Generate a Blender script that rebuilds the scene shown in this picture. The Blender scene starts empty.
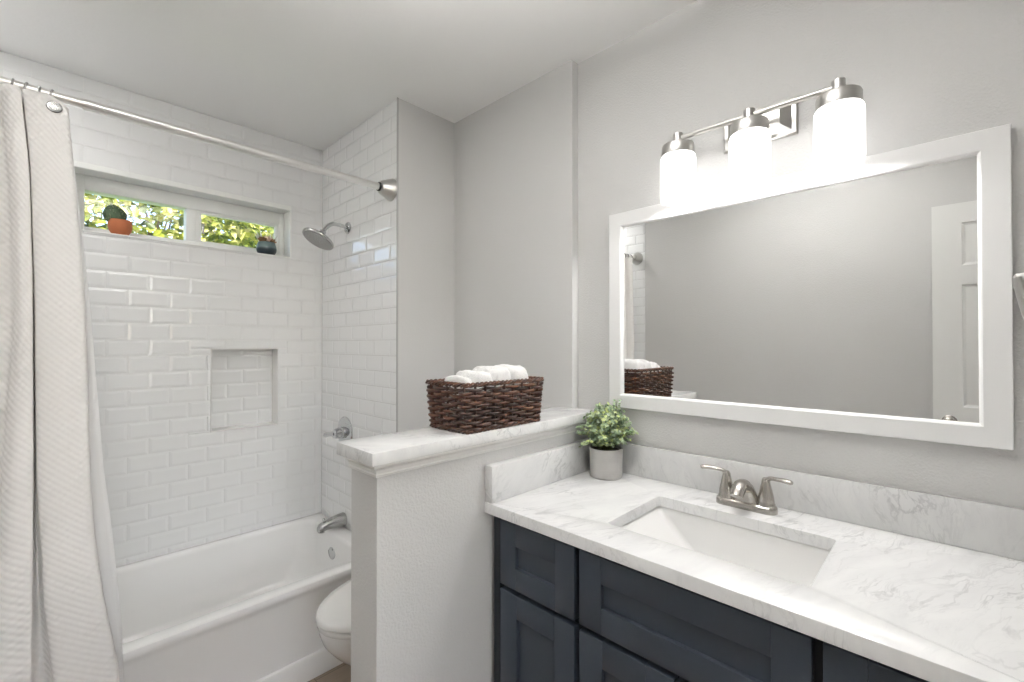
import bpy, bmesh, math, random
from mathutils import Vector, Matrix, noise
R = math.radians
sc = bpy.context.scene
COL = sc.collection

# ------------------------------------------------------------------ camera, sky, sun, exposure
cam = bpy.data.cameras.new('camera'); co = bpy.data.objects.new('camera', cam); COL.objects.link(co)
co.location = (0, 0, 1.325)
co.rotation_euler = (R(90.5), 0, -math.atan(467/450))
cam.sensor_width = 36; cam.lens = 450/1024*36; cam.clip_start = 0.02
sc.camera = co
vs = sc.view_settings
vs.view_transform = 'Standard'; vs.look = 'None'; vs.gamma = 1; vs.use_curve_mapping = False
vs.exposure = 0.72
cy = sc.cycles
cy.max_bounces = 12; cy.diffuse_bounces = 6; cy.glossy_bounces = 5; cy.transparent_max_bounces = 16
cy.caustics_reflective = True; cy.blur_glossy = 0.5; cy.sample_clamp_indirect = 6

w = bpy.data.worlds.new('sky'); sc.world = w; w.use_nodes = True
wn = w.node_tree.nodes; wl = w.node_tree.links
bg = wn['Background']; sk = wn.new('ShaderNodeTexSky'); sk.sky_type = 'NISHITA'
sk.sun_disc = False; sk.sun_elevation = R(50); sk.sun_rotation = R(200); sk.air_density = 1.0; sk.dust_density = 2.5
wl.new(sk.outputs[0], bg.inputs[0]); bg.inputs[1].default_value = 0.55
sun = bpy.data.lights.new('sun', 'SUN'); sun.energy = 11.0; sun.angle = R(0.6); sun.color = (1, .95, .86)
so = bpy.data.objects.new('sun', sun); COL.objects.link(so); so.rotation_euler = (R(42), 0, R(-22))

def area(name, loc, size, energy, rot=(0, 0, 0), color=(1, .97, .93), shape='DISK', size_y=None):
    l = bpy.data.lights.new(name, 'AREA'); l.shape = shape; l.size = size
    if size_y: l.size_y = size_y
    l.energy = energy; l.color = color
    o = bpy.data.objects.new(name, l); COL.objects.link(o); o.location = loc; o.rotation_euler = rot
    return o
CEIL_FILL = (0.30, 0.55)
area('ceiling_fill_light', (CEIL_FILL[0], CEIL_FILL[1], 2.235), 0.24, 41.0, rot=(R(180), 0, 0), color=(1, .98, .955))  # uplight added out of view, fills the room by way of the ceiling
area('hall_fill_light', (-0.45, -2.275, 1.50), 1.10, 80.0, rot=(R(90), 0, R(180)), color=(1, .985, .96), shape='RECTANGLE', size_y=1.30)  # front fill added behind the camera, set in an added window
area('tub_fill_light', (-0.27, 2.12, 2.405), 0.13, 2.2, color=(1, .98, .955))  # fill added out of view to brighten the tub alcove
SHADE_EMIT = 1.05
BULB_W = 2.7

# ------------------------------------------------------------------ materials
def srgb(r, g, b):
    f = lambda c: (c/255/12.92) if c/255 <= .04045 else ((c/255+.055)/1.055)**2.4
    return (f(r), f(g), f(b), 1)
class N:
    def __init__(s, name):
        s.m = bpy.data.materials.new(name); s.m.use_nodes = True
        s.t = s.m.node_tree; s.n = s.t.nodes; s.l = s.t.links
        s.p = s.n['Principled BSDF']; s.out = s.n['Material Output']
    def new(s, k, **kw):
        x = s.n.new(k)
        for a, b in kw.items(): setattr(x, a, b)
        return x
    def link(s, a, b): s.l.new(a, b)
    def coord(s, scale=(1, 1, 1), rot=(0, 0, 0), kind='Object'):
        t = s.new('ShaderNodeTexCoord'); mp = s.new('ShaderNodeMapping')
        mp.inputs['Scale'].default_value = scale; mp.inputs['Rotation'].default_value = rot
        s.link(t.outputs[kind], mp.inputs[0]); return mp.outputs[0]
    def noise(s, vec, scale, detail=3, rough=.5, dist=0):
        x = s.new('ShaderNodeTexNoise'); x.inputs['Scale'].default_value = scale
        x.inputs['Detail'].default_value = detail; x.inputs['Roughness'].default_value = rough
        x.inputs['Distortion'].default_value = dist
        if vec is not None: s.link(vec, x.inputs['Vector'])
        return x.outputs['Fac']
    def ramp(s, fac, stops):
        x = s.new('ShaderNodeValToRGB'); e = x.color_ramp.elements
        while len(e) < len(stops): e.new(.5)
        for i, (p, c) in enumerate(stops):
            e[i].position = p; e[i].color = c if len(c) == 4 else (*c, 1)
        s.link(fac, x.inputs[0]); return x.outputs[0]
    def math(s, op, a, b=None):
        x = s.new('ShaderNodeMath', operation=op)
        for i, v in enumerate((a, b)):
            if v is None: continue
            if isinstance(v, (int, float)): x.inputs[i].default_value = v
            else: s.link(v, x.inputs[i])
        return x.outputs[0]
    def mix(s, fac, a, b):
        x = s.new('ShaderNodeMix', data_type='RGBA')
        for i, v in ((0, fac), (6, a), (7, b)):
            if isinstance(v, (int, float, tuple)): x.inputs[i].default_value = v
            else: s.link(v, x.inputs[i])
        return x.outputs[2]
    def bump(s, h, strength, dist=.001):
        x = s.new('ShaderNodeBump'); x.inputs['Strength'].default_value = strength; x.inputs['Distance'].default_value = dist
        s.link(h, x.inputs['Height']); s.link(x.outputs[0], s.p.inputs['Normal'])
    def base(s, c, rough=.5, metal=0, spec=.5):
        if isinstance(c, tuple): s.p.inputs['Base Color'].default_value = c if len(c) == 4 else (*c, 1)
        else: s.link(c, s.p.inputs['Base Color'])
        s.p.inputs['Roughness'].default_value = rough; s.p.inputs['Metallic'].default_value = metal
        s.p.inputs['Specular IOR Level'].default_value = spec
        return s
def plain(name, c, rough=.5, metal=0, spec=.5, nscale=None, amt=.03):
    m = N(name)
    if nscale:
        f = m.noise(m.coord(), nscale, 4)
        lo = tuple(max(0, x*(1-amt)) for x in c[:3]) + (1,); hi = tuple(x*(1+amt) for x in c[:3]) + (1,)
        m.base(m.mix(f, lo, hi), rough, metal, spec)
    else: m.base(c, rough, metal, spec)
    return m.m
def wall_paint(name, c, strength=.35, scale=150, dist=.0012):
    m = N(name); v = m.coord()
    f = m.noise(v, 2.0, 2); c2 = tuple(x*.98 for x in c[:3]) + (1,)
    m.base(m.mix(f, c, c2), .62, 0, .25)
    h = m.ramp(m.noise(v, scale, 2, .5), [(.38, (0, 0, 0)), (.66, (1, 1, 1))])
    m.bump(h, strength, dist); return m.m
def marble(name, rot=(0, 0, .6), vein=1.0, base=(.765, .765, .76), warm=0.0):
    m = N(name); v = m.coord((1, 1, 1), rot)
    # warp the coordinates with low noise, then take thin ridges of stretched noise
    nz = m.new('ShaderNodeTexNoise'); nz.inputs['Scale'].default_value = 5; nz.inputs['Detail'].default_value = 4
    m.link(v, nz.inputs['Vector'])
    add = m.new('ShaderNodeVectorMath', operation='MULTIPLY_ADD'); add.inputs[1].default_value = (.10, .10, .10)
    m.link(nz.outputs['Color'], add.inputs[0]); m.link(v, add.inputs[2])
    st = m.new('ShaderNodeMapping'); st.inputs['Scale'].default_value = (1.0, 5.0, 2.4); m.link(add.outputs[0], st.inputs[0])
    def ridge(scale, wd, det=5):
        f = m.noise(st.outputs[0], scale, det, .58, .6)
        a = m.math('ABSOLUTE', m.math('SUBTRACT', f, .5))
        return m.ramp(a, [(0, (1, 1, 1)), (wd, (0, 0, 0))])
    r1 = ridge(3.2, .024); r2 = ridge(8.0, .03); mask = m.ramp(m.noise(v, 6, 3), [(.40, (0, 0, 0)), (.68, (1, 1, 1))])
    r1 = m.math('MULTIPLY', r1, m.math('MULTIPLY', mask, .48*vein)); r2 = m.math('MULTIPLY', r2, m.math('MULTIPLY', mask, .26*vein))
    cloud = m.ramp(m.noise(st.outputs[0], 4, 5, .6, .4), [(.35, (0, 0, 0)), (.75, (1, 1, 1))])
    b = (*base, 1); g = (base[0]*.87, base[1]*.87, base[2]*.885, 1)
    c = m.mix(m.math('MULTIPLY', cloud, .8), b, g)
    dark = (.36, .36, .37, 1)
    c = m.mix(r2, c, dark); c = m.mix(r1, c, dark)
    m.base(c, .16, 0, .5); return m.m
def metal(name, c, rough, aniso=None):
    m = N(name)
    if aniso:
        h = m.noise(m.coord(aniso), 60, 2); m.bump(h, .06, .0004)
    m.base(c, rough, 1.0); return m.m

M = {}
M['wall'] = wall_paint('grey_wall_paint', (.615, .611, .603, 1), .42, 170, .0012)
M['wall_smooth'] = wall_paint('grey_alcove_paint', (.615, .611, .603, 1), .12, 120)
M['ceil'] = wall_paint('white_ceiling_paint', (.90, .90, .895, 1), .15, 90)
M['white_trim'] = plain('white_trim_paint', (.80, .80, .79, 1), .35, nscale=3, amt=.015)
M['moulding'] = plain('cream_moulding_paint', (.76, .755, .735, 1), .38, nscale=4, amt=.02)
M['frame_white'] = plain('white_mirror_frame_paint', (.83, .83, .825, 1), .30, nscale=3, amt=.01)
M['door'] = plain('white_door_paint', (.74, .74, .725, 1), .38, nscale=3, amt=.015)
M['vinyl'] = plain('white_window_vinyl', (.87, .88, .86, 1), .35, nscale=5, amt=.015)
M['tile'] = plain('white_glazed_tile', (.84, .845, .845, 1), .07, nscale=1.6, amt=.02)
M['grout'] = plain('white_grout', (.84, .84, .835, 1), .8, nscale=40, amt=.04)
M['acrylic'] = plain('white_tub_acrylic', (.86, .855, .845, 1), .16, nscale=2, amt=.01)
M['ceramic'] = plain('white_glazed_ceramic', (.80, .795, .785, 1), .10, nscale=2, amt=.01)
M['seat'] = plain('white_seat_plastic', (.78, .775, .76, 1), .22, nscale=2, amt=.01)
M['marble'] = marble('white_veined_marble', (0, 0, .35), 1.05)
M['marble_splash'] = marble('grey_veined_marble_splash', (.5, .75, .3), 1.2, (.70, .70, .695))
M['marble_cap'] = marble('white_marble_cap', (.2, .5, .9), 1.7, (.77, .77, .76))
M['chrome'] = metal('polished_chrome', (.55, .56, .57, 1), .10)
M['chrome_soft'] = metal('satin_chrome', (.46, .46, .455, 1), .24)
M['nickel'] = metal('brushed_nickel', (.50, .475, .44, 1), .24, (8, 1, 60))
M['nickel_light'] = metal('brushed_nickel_light', (.60, .59, .57, 1), .28, (60, 2, 8))
M['rod'] = metal('satin_nickel_rod', (.84, .83, .81, 1), .28)
M['edge'] = plain('grey_metal_edge_strip', (.40, .40, .395, 1), .4, nscale=9, amt=.05)
M['rubber'] = plain('black_rubber_collar', (.02, .02, .02, 1), .6, nscale=30, amt=.2)
M['navy'] = plain('dark_slate_blue_cabinet_paint', srgb(48, 55, 65), .42, nscale=12, amt=.05)
M['navy_in'] = plain('dark_cabinet_carcass_paint', srgb(24, 29, 35), .5, nscale=12, amt=.05)
M['mirror'] = N('mirror_silvering').base((.95, .955, .95, 1), .0, 1.0).m
M['face'] = plain('grey_nozzle_face', (.34, .34, .335, 1), .4, nscale=200, amt=.3)
M['concrete'] = plain('pale_grey_cement_pot', (.43, .42, .405, 1), .85, nscale=25, amt=.16)
M['soil'] = plain('dark_potting_soil', (.035, .028, .02, 1), .95, nscale=120, amt=.5)
M['terracotta'] = plain('terracotta_pot_clay', srgb(176, 104, 66), .75, nscale=30, amt=.12)
M['cactus'] = plain('dark_green_cactus_skin', (.055, .095, .045, 1), .6, nscale=90, amt=.5)
M['spine'] = plain('pale_cactus_spines', (.45, .42, .28, 1), .7)
M['succ_brown'] = plain('brown_succulent_rosette', (.22, .115, .05, 1), .6, nscale=60, amt=.3)
M['succ_pale'] = plain('pale_pink_succulent_leaf', (.62, .45, .36, 1), .5, nscale=60, amt=.15)
M['succ_spike'] = plain('grey_green_succulent_spike', (.66, .68, .62, 1), .55, nscale=60, amt=.2)
M['stem'] = plain('olive_plant_stem', (.10, .12, .05, 1), .7, nscale=50, amt=.2)
M['bark'] = plain('grey_brown_bark', (.12, .085, .06, 1), .9, nscale=18, amt=.4)
M['grass'] = plain('lawn_green', (.10, .17, .04, 1), .95, nscale=14, amt=.4)
M['liner'] = plain('white_vinyl_liner', (.90, .90, .90, 1), .3, nscale=3, amt=.01)
M['dome'] = plain('frosted_lamp_glass', (.85, .85, .83, 1), .3)

m = N('two_tone_blue_green_glaze')     # succulent pot: darker lower half
sp = m.new('ShaderNodeSeparateXYZ'); m.link(m.coord(), sp.inputs[0])
m.base(m.ramp(sp.outputs[2], [(.027, srgb(34, 48, 56)), (.034, srgb(94, 112, 112))]), .35); M['succ_pot'] = m.m

m = N('dark_wood_floor_plank')
v = m.coord((1, 1, 1), (0, 0, R(90)))
br = m.new('ShaderNodeTexBrick'); br.inputs['Scale'].default_value = 1.0; br.inputs['Mortar Size'].default_value = .0015
br.inputs['Brick Width'].default_value = .9; br.inputs['Row Height'].default_value = .15
br.inputs['Color1'].default_value = srgb(166, 150, 134); br.inputs['Color2'].default_value = srgb(146, 131, 117); br.inputs['Mortar'].default_value = srgb(104, 93, 82)
m.link(v, br.inputs['Vector'])
g = m.noise(m.coord((3, 40, 3), (0, 0, R(90))), 3, 6, .6, .6)
m.base(m.mix(m.math('MULTIPLY', g, .55), br.outputs['Color'], srgb(104, 90, 78)), .42); M['floor'] = m.m

m = N('dark_brown_wicker')
rnd = m.new('ShaderNodeNewGeometry').outputs['Random Per Island']
f = m.noise(m.coord(), 55, 3, .6)
c1 = m.ramp(rnd, [(0, srgb(48, 28, 19)), (.45, srgb(80, 46, 31)), (.85, srgb(108, 66, 44)), (1, srgb(146, 100, 66))])
m.base(m.mix(f, srgb(40, 24, 16), c1), .38); m.bump(m.noise(m.coord(), 300, 2), .4, .0008); M['wicker'] = m.m

m = N('white_terry_cotton')
m.base((.88, .875, .865, 1), .95, 0, .1); m.p.inputs['Sheen Weight'].default_value = .3
m.bump(m.noise(m.coord(), 330, 3, .7), .9, .004); M['terry'] = m.m

m = N('white_waffle_weave_fabric')     # raised cells along the cloth's own UV lengths (metres)
uv = m.new('ShaderNodeUVMap'); sx = m.new('ShaderNodeSeparateXYZ'); m.link(uv.outputs[0], sx.inputs[0])
k = 2*math.pi/.019
a = m.math('MULTIPLY', sx.outputs[0], k); b = m.math('MULTIPLY', sx.outputs[1], k)
h = m.math('MULTIPLY', m.math('SINE', a), m.math('SINE', b))
m.base((.91, .895, .88, 1), .9, 0, .15); m.bump(h, .42, .0016); M['waffle'] = m.m

def leafmat(name, stops, trans=.35):
    m = N(name); rnd = m.new('ShaderNodeNewGeometry').outputs['Random Per Island']
    c = m.ramp(rnd, stops); m.base(c, .55)
    tr = m.new('ShaderNodeBsdfTranslucent'); m.link(c, tr.inputs[0])
    mx = m.new('ShaderNodeMixShader'); mx.inputs[0].default_value = trans
    m.link(m.p.outputs[0], mx.inputs[1]); m.link(tr.outputs[0], mx.inputs[2]); m.link(mx.outputs[0], m.out.inputs[0])
    return m.m
M['leaf'] = leafmat('grey_green_leaf', [(0, srgb(92, 112, 86)), (.35, srgb(134, 154, 120)), (.65, srgb(168, 184, 148)), (.85, srgb(202, 212, 134)), (1, srgb(184, 198, 186))], .2)
M['tree_leaf'] = leafmat('sunlit_tree_leaf', [(0, srgb(58, 74, 34)), (.3, srgb(112, 128, 50)), (.7, srgb(168, 172, 72)), (1, srgb(206, 196, 140))], .45)

m = N('clear_window_glass')
tr = m.new('ShaderNodeBsdfTransparent'); gl = m.new('ShaderNodeBsdfGlossy'); gl.inputs['Roughness'].default_value = .02
fr = m.new('ShaderNodeFresnel'); fr.inputs[0].default_value = 1.45; mx = m.new('ShaderNodeMixShader')
m.link(fr.outputs[0], mx.inputs[0]); m.link(tr.outputs[0], mx.inputs[1]); m.link(gl.outputs[0], mx.inputs[2]); m.link(mx.outputs[0], m.out.inputs[0])
M['glass'] = m.m

def emit(name, c, s):
    m = N(name); m.base((.85, .85, .85, 1), .3)
    m.p.inputs['Emission Color'].default_value = (*c, 1); m.p.inputs['Emission Strength'].default_value = s; return m.m
M['shade'] = emit('lit_frosted_glass_shade', (1, .985, .965), SHADE_EMIT)
M['fill_glow'] = emit('fill_lamp_glow', (1, .97, .93), 1.5)  # glow of the added fill lamps

# ------------------------------------------------------------------ geometry helpers
class G:
    """collects shapes in one bmesh and links them as one mesh object"""
    def __init__(s): s.b = bmesh.new(); s.mi = 0
    def _mat(s, fs):
        for f in fs: f.material_index = s.mi
    def box(s, x0, x1, y0, y1, z0, z1, bev=0, seg=2):
        vs = [s.b.verts.new((x, y, z)) for x in (x0, x1) for y in (y0, y1) for z in (z0, z1)]
        q = [(0, 1, 3, 2), (4, 6, 7, 5), (0, 4, 5, 1), (2, 3, 7, 6), (0, 2, 6, 4), (1, 5, 7, 3)]
        fs = [s.b.faces.new([vs[i] for i in f]) for f in q]; s._mat(fs)
        if bev:
            es = list({e for f in fs for e in f.edges})
            r = bmesh.ops.bevel(s.b, geom=es, offset=bev, segments=seg, profile=.5, affect='EDGES', clamp_overlap=True)
            s._mat(r['faces'])
        return s
    def loft(s, loops, cap0=True, cap1=True, closed=True):
        rows = [[s.b.verts.new(p) for p in L] for L in loops]; fs = []
        n = len(rows[0])
        for a, b in zip(rows, rows[1:]):
            for i in range(n if closed else n-1):
                j = (i+1) % n
                fs.append(s.b.faces.new((a[i], a[j], b[j], b[i])))
        if cap0: fs.append(s.b.faces.new(rows[0][::-1]))
        if cap1: fs.append(s.b.faces.new(rows[-1]))
        s._mat(fs); return s
    def lathe(s, prof, base=(0, 0, 0), axis=(0, 0, 1), n=32, caps=True):
        """prof: list of (radius, height along axis)"""
        q = Vector((0, 0, 1)).rotation_difference(Vector(axis).normalized()); base = Vector(base)
        loops = []
        for r, h in prof:
            r = max(r, 1e-4)
            loops.append([base + q @ Vector((r*math.cos(2*math.pi*i/n), r*math.sin(2*math.pi*i/n), h)) for i in range(n)])
        return s.loft(loops, caps, caps)
    def tube(s, pts, rad, n=12, closed=False, flat=1.0):
        """sweep a circle (rad: number or per point) along pts"""
        P = [Vector(p) for p in pts]; m_ = len(P)
        rr = rad if isinstance(rad, (list, tuple)) else [rad]*m_
        T = []
        for i in range(m_):
            a = P[i-1] if (i or closed) else P[0]; b = P[(i+1) % m_] if (i < m_-1 or closed) else P[-1]
            T.append((b-a).normalized())
        up = Vector((0, 0, 1)) if abs(T[0].z) < .9 else Vector((1, 0, 0))
        nx = (up - T[0]*up.dot(T[0])).normalized(); loops = []
        for i in range(m_):
            nx = (nx - T[i]*nx.dot(T[i])).normalized(); by = T[i].cross(nx)
            loops.append([P[i] + nx*(rr[i]*flat*math.cos(2*math.pi*j/n)) + by*(rr[i]*math.sin(2*math.pi*j/n)) for j in range(n)])
        if closed: loops.append(loops[0]); return s.loft_closed(loops[:-1])
        return s.loft(loops)
    def loft_closed(s, loops):
        rows = [[s.b.verts.new(p) for p in L] for L in loops]; n = len(rows[0]); fs = []
        for k in range(len(rows)):
            a, b = rows[k], rows[(k+1) % len(rows)]
            for i in range(n):
                j = (i+1) % n; fs.append(s.b.faces.new((a[i], a[j], b[j], b[i])))
        s._mat(fs); return s
    def build(s, name, mats, parent=None, smooth=35, recalc=True):
        if recalc: bmesh.ops.recalc_face_normals(s.b, faces=s.b.faces[:])
        me = bpy.data.meshes.new(name); s.b.to_mesh(me); s.b.free()
        for mm in (mats if isinstance(mats, (list, tuple)) else [mats]): me.materials.append(mm)
        if smooth:
            me.polygons.foreach_set('use_smooth', [True]*len(me.polygons))
            me.set_sharp_from_angle(angle=R(smooth))
        o = bpy.data.objects.new(name, me); COL.objects.link(o)
        if parent is not None:
            o.parent = parent; o.matrix_parent_inverse = Matrix.Translation(parent.location).inverted()
        return o
def tag(o, label, cat, group=None):
    o['label'] = label; o['category'] = cat
    if group: o['group'] = group
    return o
def thing(name, label, cat, loc, group=None):
    o = bpy.data.objects.new(name, None); COL.objects.link(o); o.location = loc; o.empty_display_size = .05
    return tag(o, label, cat, group)
def structure(o, label=None, cat=None):
    o['kind'] = 'structure'
    if label: o['label'] = label
    if cat: o['category'] = cat
    return o
def set_origin(o, loc):
    """move a top-level mesh's origin without moving its shape"""
    o.data.transform(Matrix.Translation(-Vector(loc))); o.location = loc; return o
def catmull(pts, k=6, closed=False):
    P = [Vector(p) for p in pts]; out = []; n = len(P)
    for i in range(n if closed else n-1):
        p0 = P[i-1] if (i or closed) else P[0]*2-P[1]; p1 = P[i]; p2 = P[(i+1) % n]
        p3 = P[(i+2) % n] if (i+2 < n or closed) else P[-1]*2-P[-2]
        for j in range(k):
            t = j/k
            out.append(.5*((2*p1)+(p2-p0)*t+(2*p0-5*p1+4*p2-p3)*t*t+(3*p1-p0-3*p2+p3)*t**3))
    if not closed: out.append(P[-1])
    return out
def rrect(x0, x1, y0, y1, r, z, n=8):
    out = []
    for cx_, cy_, a0 in ((x1-r, y1-r, 0), (x0+r, y1-r, 90), (x0+r, y0+r, 180), (x1-r, y0+r, 270)):
        for i in range(n+1):
            a = R(a0 + 90*i/n); out.append(Vector((cx_+r*math.cos(a), cy_+r*math.sin(a), z)))
    return out
def split(rect, holes):
    """a rectangle minus holes, as rectangles"""
    rs = [rect]
    for hu0, hu1, hv0, hv1 in holes:
        nx = []
        for u0, u1, v0, v1 in rs:
            if hu0 >= u1 or hu1 <= u0 or hv0 >= v1 or hv1 <= v0: nx.append((u0, u1, v0, v1)); continue
            if v0 < hv0: nx.append((u0, u1, v0, hv0))
            if hv1 < v1: nx.append((u0, u1, hv1, v1))
            a, b = max(v0, hv0), min(v1, hv1)
            if u0 < hu0: nx.append((u0, hu0, a, b))
            if hu1 < u1: nx.append((hu1, u1, a, b))
        rs = nx
    return [r for r in rs if r[1]-r[0] > .004 and r[3]-r[2] > .004]
TW, TH = .1455, .0725
def tiles(g, to3, u0, u1, v0, v1, holes, joint_u, row_v):
    """bevelled subway tiles; to3(u, v, height) gives the point"""
    k0 = math.floor((v0-row_v)/TH); 
    for k in range(k0, math.ceil((v1-row_v)/TH)):
        off = joint_u + (TW/2 if k % 2 else 0)
        i0 = math.floor((u0-off)/TW)
        for i in range(i0, math.ceil((u1-off)/TW)):
            a, b = max(u0, off+i*TW), min(u1, off+(i+1)*TW); c, d = max(v0, row_v+k*TH), min(v1, row_v+(k+1)*TH)
            if b-a < .006 or d-c < .006: continue
            for p in split((a, b, c, d), holes):
                gp = .0011; x0, x1, y0, y1 = p[0]+gp, p[1]-gp, p[2]+gp, p[3]-gp
                bw = min(.0105, (x1-x0)*.3, (y1-y0)*.3)
                lo = [(x0, y0), (x1, y0), (x1, y1), (x0, y1)]; hi = [(x0+bw, y0+bw), (x1-bw, y0+bw), (x1-bw, y1-bw), (x0+bw, y1-bw)]
                g.loft([[to3(u, v, 0) for u, v in lo], [to3(u, v, .0018) for u, v in lo], [to3(u, v, .0033) for u, v in hi]], cap0=False)

# ------------------------------------------------------------------ room shell
XR, XT, XF, XL = 1.447, 1.410, 1.085, -0.480      # vanity wall, toilet wall, faucet wall, left wall
YRET, YB, ZC = 1.757, 2.545, 2.43
YF = -0.75                                        # wall with the doorway, behind the camera
g = G(); g.box(-1.6, 1.6, -2.4, 2.75, -.08, 0); structure(g.build('floor', M['floor']), 'wood plank floor')
g = G(); g.box(-1.6, 1.6, -2.4, 2.75, ZC, ZC+.08); structure(g.build('ceiling', M['ceil']), 'white ceiling')
g = G(); g.box(XR, 1.58, YF, 1.035, 0, ZC); structure(g.build('wall_right', M['wall']), 'light grey wall behind the vanity')
g = G(); g.box(XT, 1.58, 1.035, YRET, 0, ZC); structure(g.build('wall_alcove', M['wall_smooth']), 'grey wall of the toilet alcove')
# window wall: tiled, with the window opening and the niche
WX0, WX1, WZ0, WZ1 = .070, .915, 1.798, 2.050
NX0, NX1, NZ0, NZ1 = .555, .858, .905, 1.306
ROWV, JU = 1.638 - TH, .1762
g = G(); g.mi = 1
H1 = [(WX0, WX1, WZ0, WZ1), (NX0, NX1, NZ0, NZ1)]
for u0, u1, v0, v1 in split((XL-.1, 1.58, 0, ZC), H1): g.box(u0, u1, YB+.005, 2.632, v0, v1)
for u0, u1, v0, v1 in split((XL-.1, 1.58, 0, ZC), H1[:1]): g.box(u0, u1, 2.632, 2.75, v0, v1)
g.mi = 0
tiles(g, lambda u, v, h: Vector((u, YB+.005-h, v)), XL, XF, .34, ZC, H1, JU, ROWV)
tiles(g, lambda u, v, h: Vector((u, 2.632-h, v)), NX0+.004, NX1-.004, NZ0+.004, NZ1-.004, [], JU+.03, NZ0+.004)
g.mi = 2                                           # smooth white lining of the niche sides
g.box(NX0, NX0+.003, YB+.001, 2.631, NZ0, NZ1); g.box(NX1-.003, NX1, YB+.001, 2.631, NZ0, NZ1)
g.box(NX0, NX1, YB-.002, 2.631, NZ0, NZ0+.005); g.box(NX0, NX1, YB+.001, 2.631, NZ1-.003, NZ1)
g.mi = 3                                           # painted window reveal
g.box(WX0-.004, WX1+.004, YB-.002, 2.632, WZ0-.006, WZ0+.001, .002); g.box(WX0-.004, WX1+.004, YB-.006, 2.632, WZ1-.001, WZ1+.024, .003)
g.box(WX1-.001, WX1+.006, YB-.002, 2.632, WZ0, WZ1); g.box(WX0-.006, WX0+.001, YB-.002, 2.632, WZ0, WZ1)
structure(g.build('wall_back', [M['tile'], M['grout'], M['ceramic'], M['vinyl']], smooth=0), 'white bevelled subway tile wall with window and niche')
g = G(); g.mi = 1; g.box(XF+.005, 1.58, YRET, YB+.005, 0, ZC)
g.mi = 0; tiles(g, lambda u, v, h: Vector((XF+.005-h, u, v)), YRET+.004, YB, .34, ZC, [], YB-.145, ROWV)
g.mi = 2; g.box(XF-.001, XF+.006, YRET-.002, YRET+.003, .34, ZC)
structure(g.build('wall_faucet', [M['tile'], M['wall_smooth'], M['edge']], smooth=0), 'tiled shower wall with grey painted end')
g = G(); g.mi = 1; g.box(XL-.12, XL, YF-.12, YB+.005, 0, ZC)
g.mi = 0; tiles(g, lambda u, v, h: Vector((XL+h, u, v)), 1.735, YB, .34, ZC, [], YB-.145, ROWV)
structure(g.build('wall_left', [M['tile'], M['wall']], smooth=0), 'plain grey wall seen in the mirror')
# wall with the doorway behind the camera, and an unseen hall added to bring in front light
DX0, DX1, DZ = -.405, .345, 2.08
g = G()
for u0, u1, v0, v1 in split((XL, 1.58, 0, ZC), [(DX0, DX1, 0, DZ)]): g.box(u0, u1, YF-.12, YF, v0, v1)
structure(g.build('wall_front', M['wall']), 'wall with the doorway behind the camera')
g = G()
for u0, u1, v0, v1 in split((-1.6, 1.6, 0, ZC), [(-1.03, .13, .82, 2.18)]): g.box(u0, u1, -2.4, -2.28, v0, v1)
g.box(-1.6, -1.48, -2.28, YF-.12, 0, ZC); g.box(1.48, 1.6, -2.28, YF-.12, 0, ZC); g.box(-1.48, XL-.12, YF-.12, YF, 0, ZC)
structure(g.build('wall_hall', M['wall_smooth']), 'unseen hall walls added beyond the doorway')
w2 = bpy.data.objects.new('hall_fill_window', None); COL.objects.link(w2); w2.location = (-.45, -2.34, .82); structure(w2, 'unseen hall window added behind the camera for front light')  # added out of view around the front fill light
g = G()
for u0, u1, v0, v1 in split((-1.03, .13, .82, 2.18), [(-.98, -.47, .87, 2.13), (-.43, .08, .87, 2.13)]): g.box(u0, u1, -2.38, -2.31, v0, v1)
g.build('window_frame', M['vinyl'], w2)
for u0 in (-.98, -.43):
    g = G(); g.box(u0, u0+.51, -2.352, -2.348, .87, 2.13); g.build('window_pane', M['glass'], w2)
# low wall between vanity and toilet, with its moulding
PX0, PY0, PY1, PZ = .545, .967, 1.094, 1.047
g = G(); g.box(PX0, XR-.0005, PY0, 1.0345, 0, PZ, 0); g.box(PX0, XT-.0005, 1.0345, PY1, 0, PZ); bmesh.ops.remove_doubles(g.b, verts=g.b.verts[:], dist=1e-5)
structure(g.build('wall_low', M['wall']), 'half height grey textured wall beside the vanity')
prof = [(.000, -.034), (.005, -.034), (.006, -.029), (.004, -.026), (.006, -.018), (.011, -.012), (.015, -.010), (.016, -.004), (.016, 0)]   # (out, z)
g = G()
loops = []
for o_, z_ in prof: loops.append([Vector((XR-.001, PY0-o_, PZ+z_)), Vector((PX0-o_, PY0-o_, PZ+z_)), Vector((PX0-o_, PY1+o_, PZ+z_)), Vector((XT-.001, PY1+o_, PZ+z_))])
g.loft(loops, False, False, closed=False)
inner = [[Vector((XR-.001, PY0+.0005, PZ+z_)), Vector((PX0+.0005, PY0+.0005, PZ+z_)), Vector((PX0+.0005, PY1-.0005, PZ+z_)), Vector((XT-.001, PY1-.0005, PZ+z_))] for z_ in (-.034, 0)]
g.loft(inner, False, False, closed=False); g.loft([loops[0], inner[0]], False, False, closed=False); g.loft([loops[-1], inner[1]], False, False, closed=False)
structure(g.build('trim_1', M['moulding'], smooth=25), 'cream moulding under the marble cap')

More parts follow.
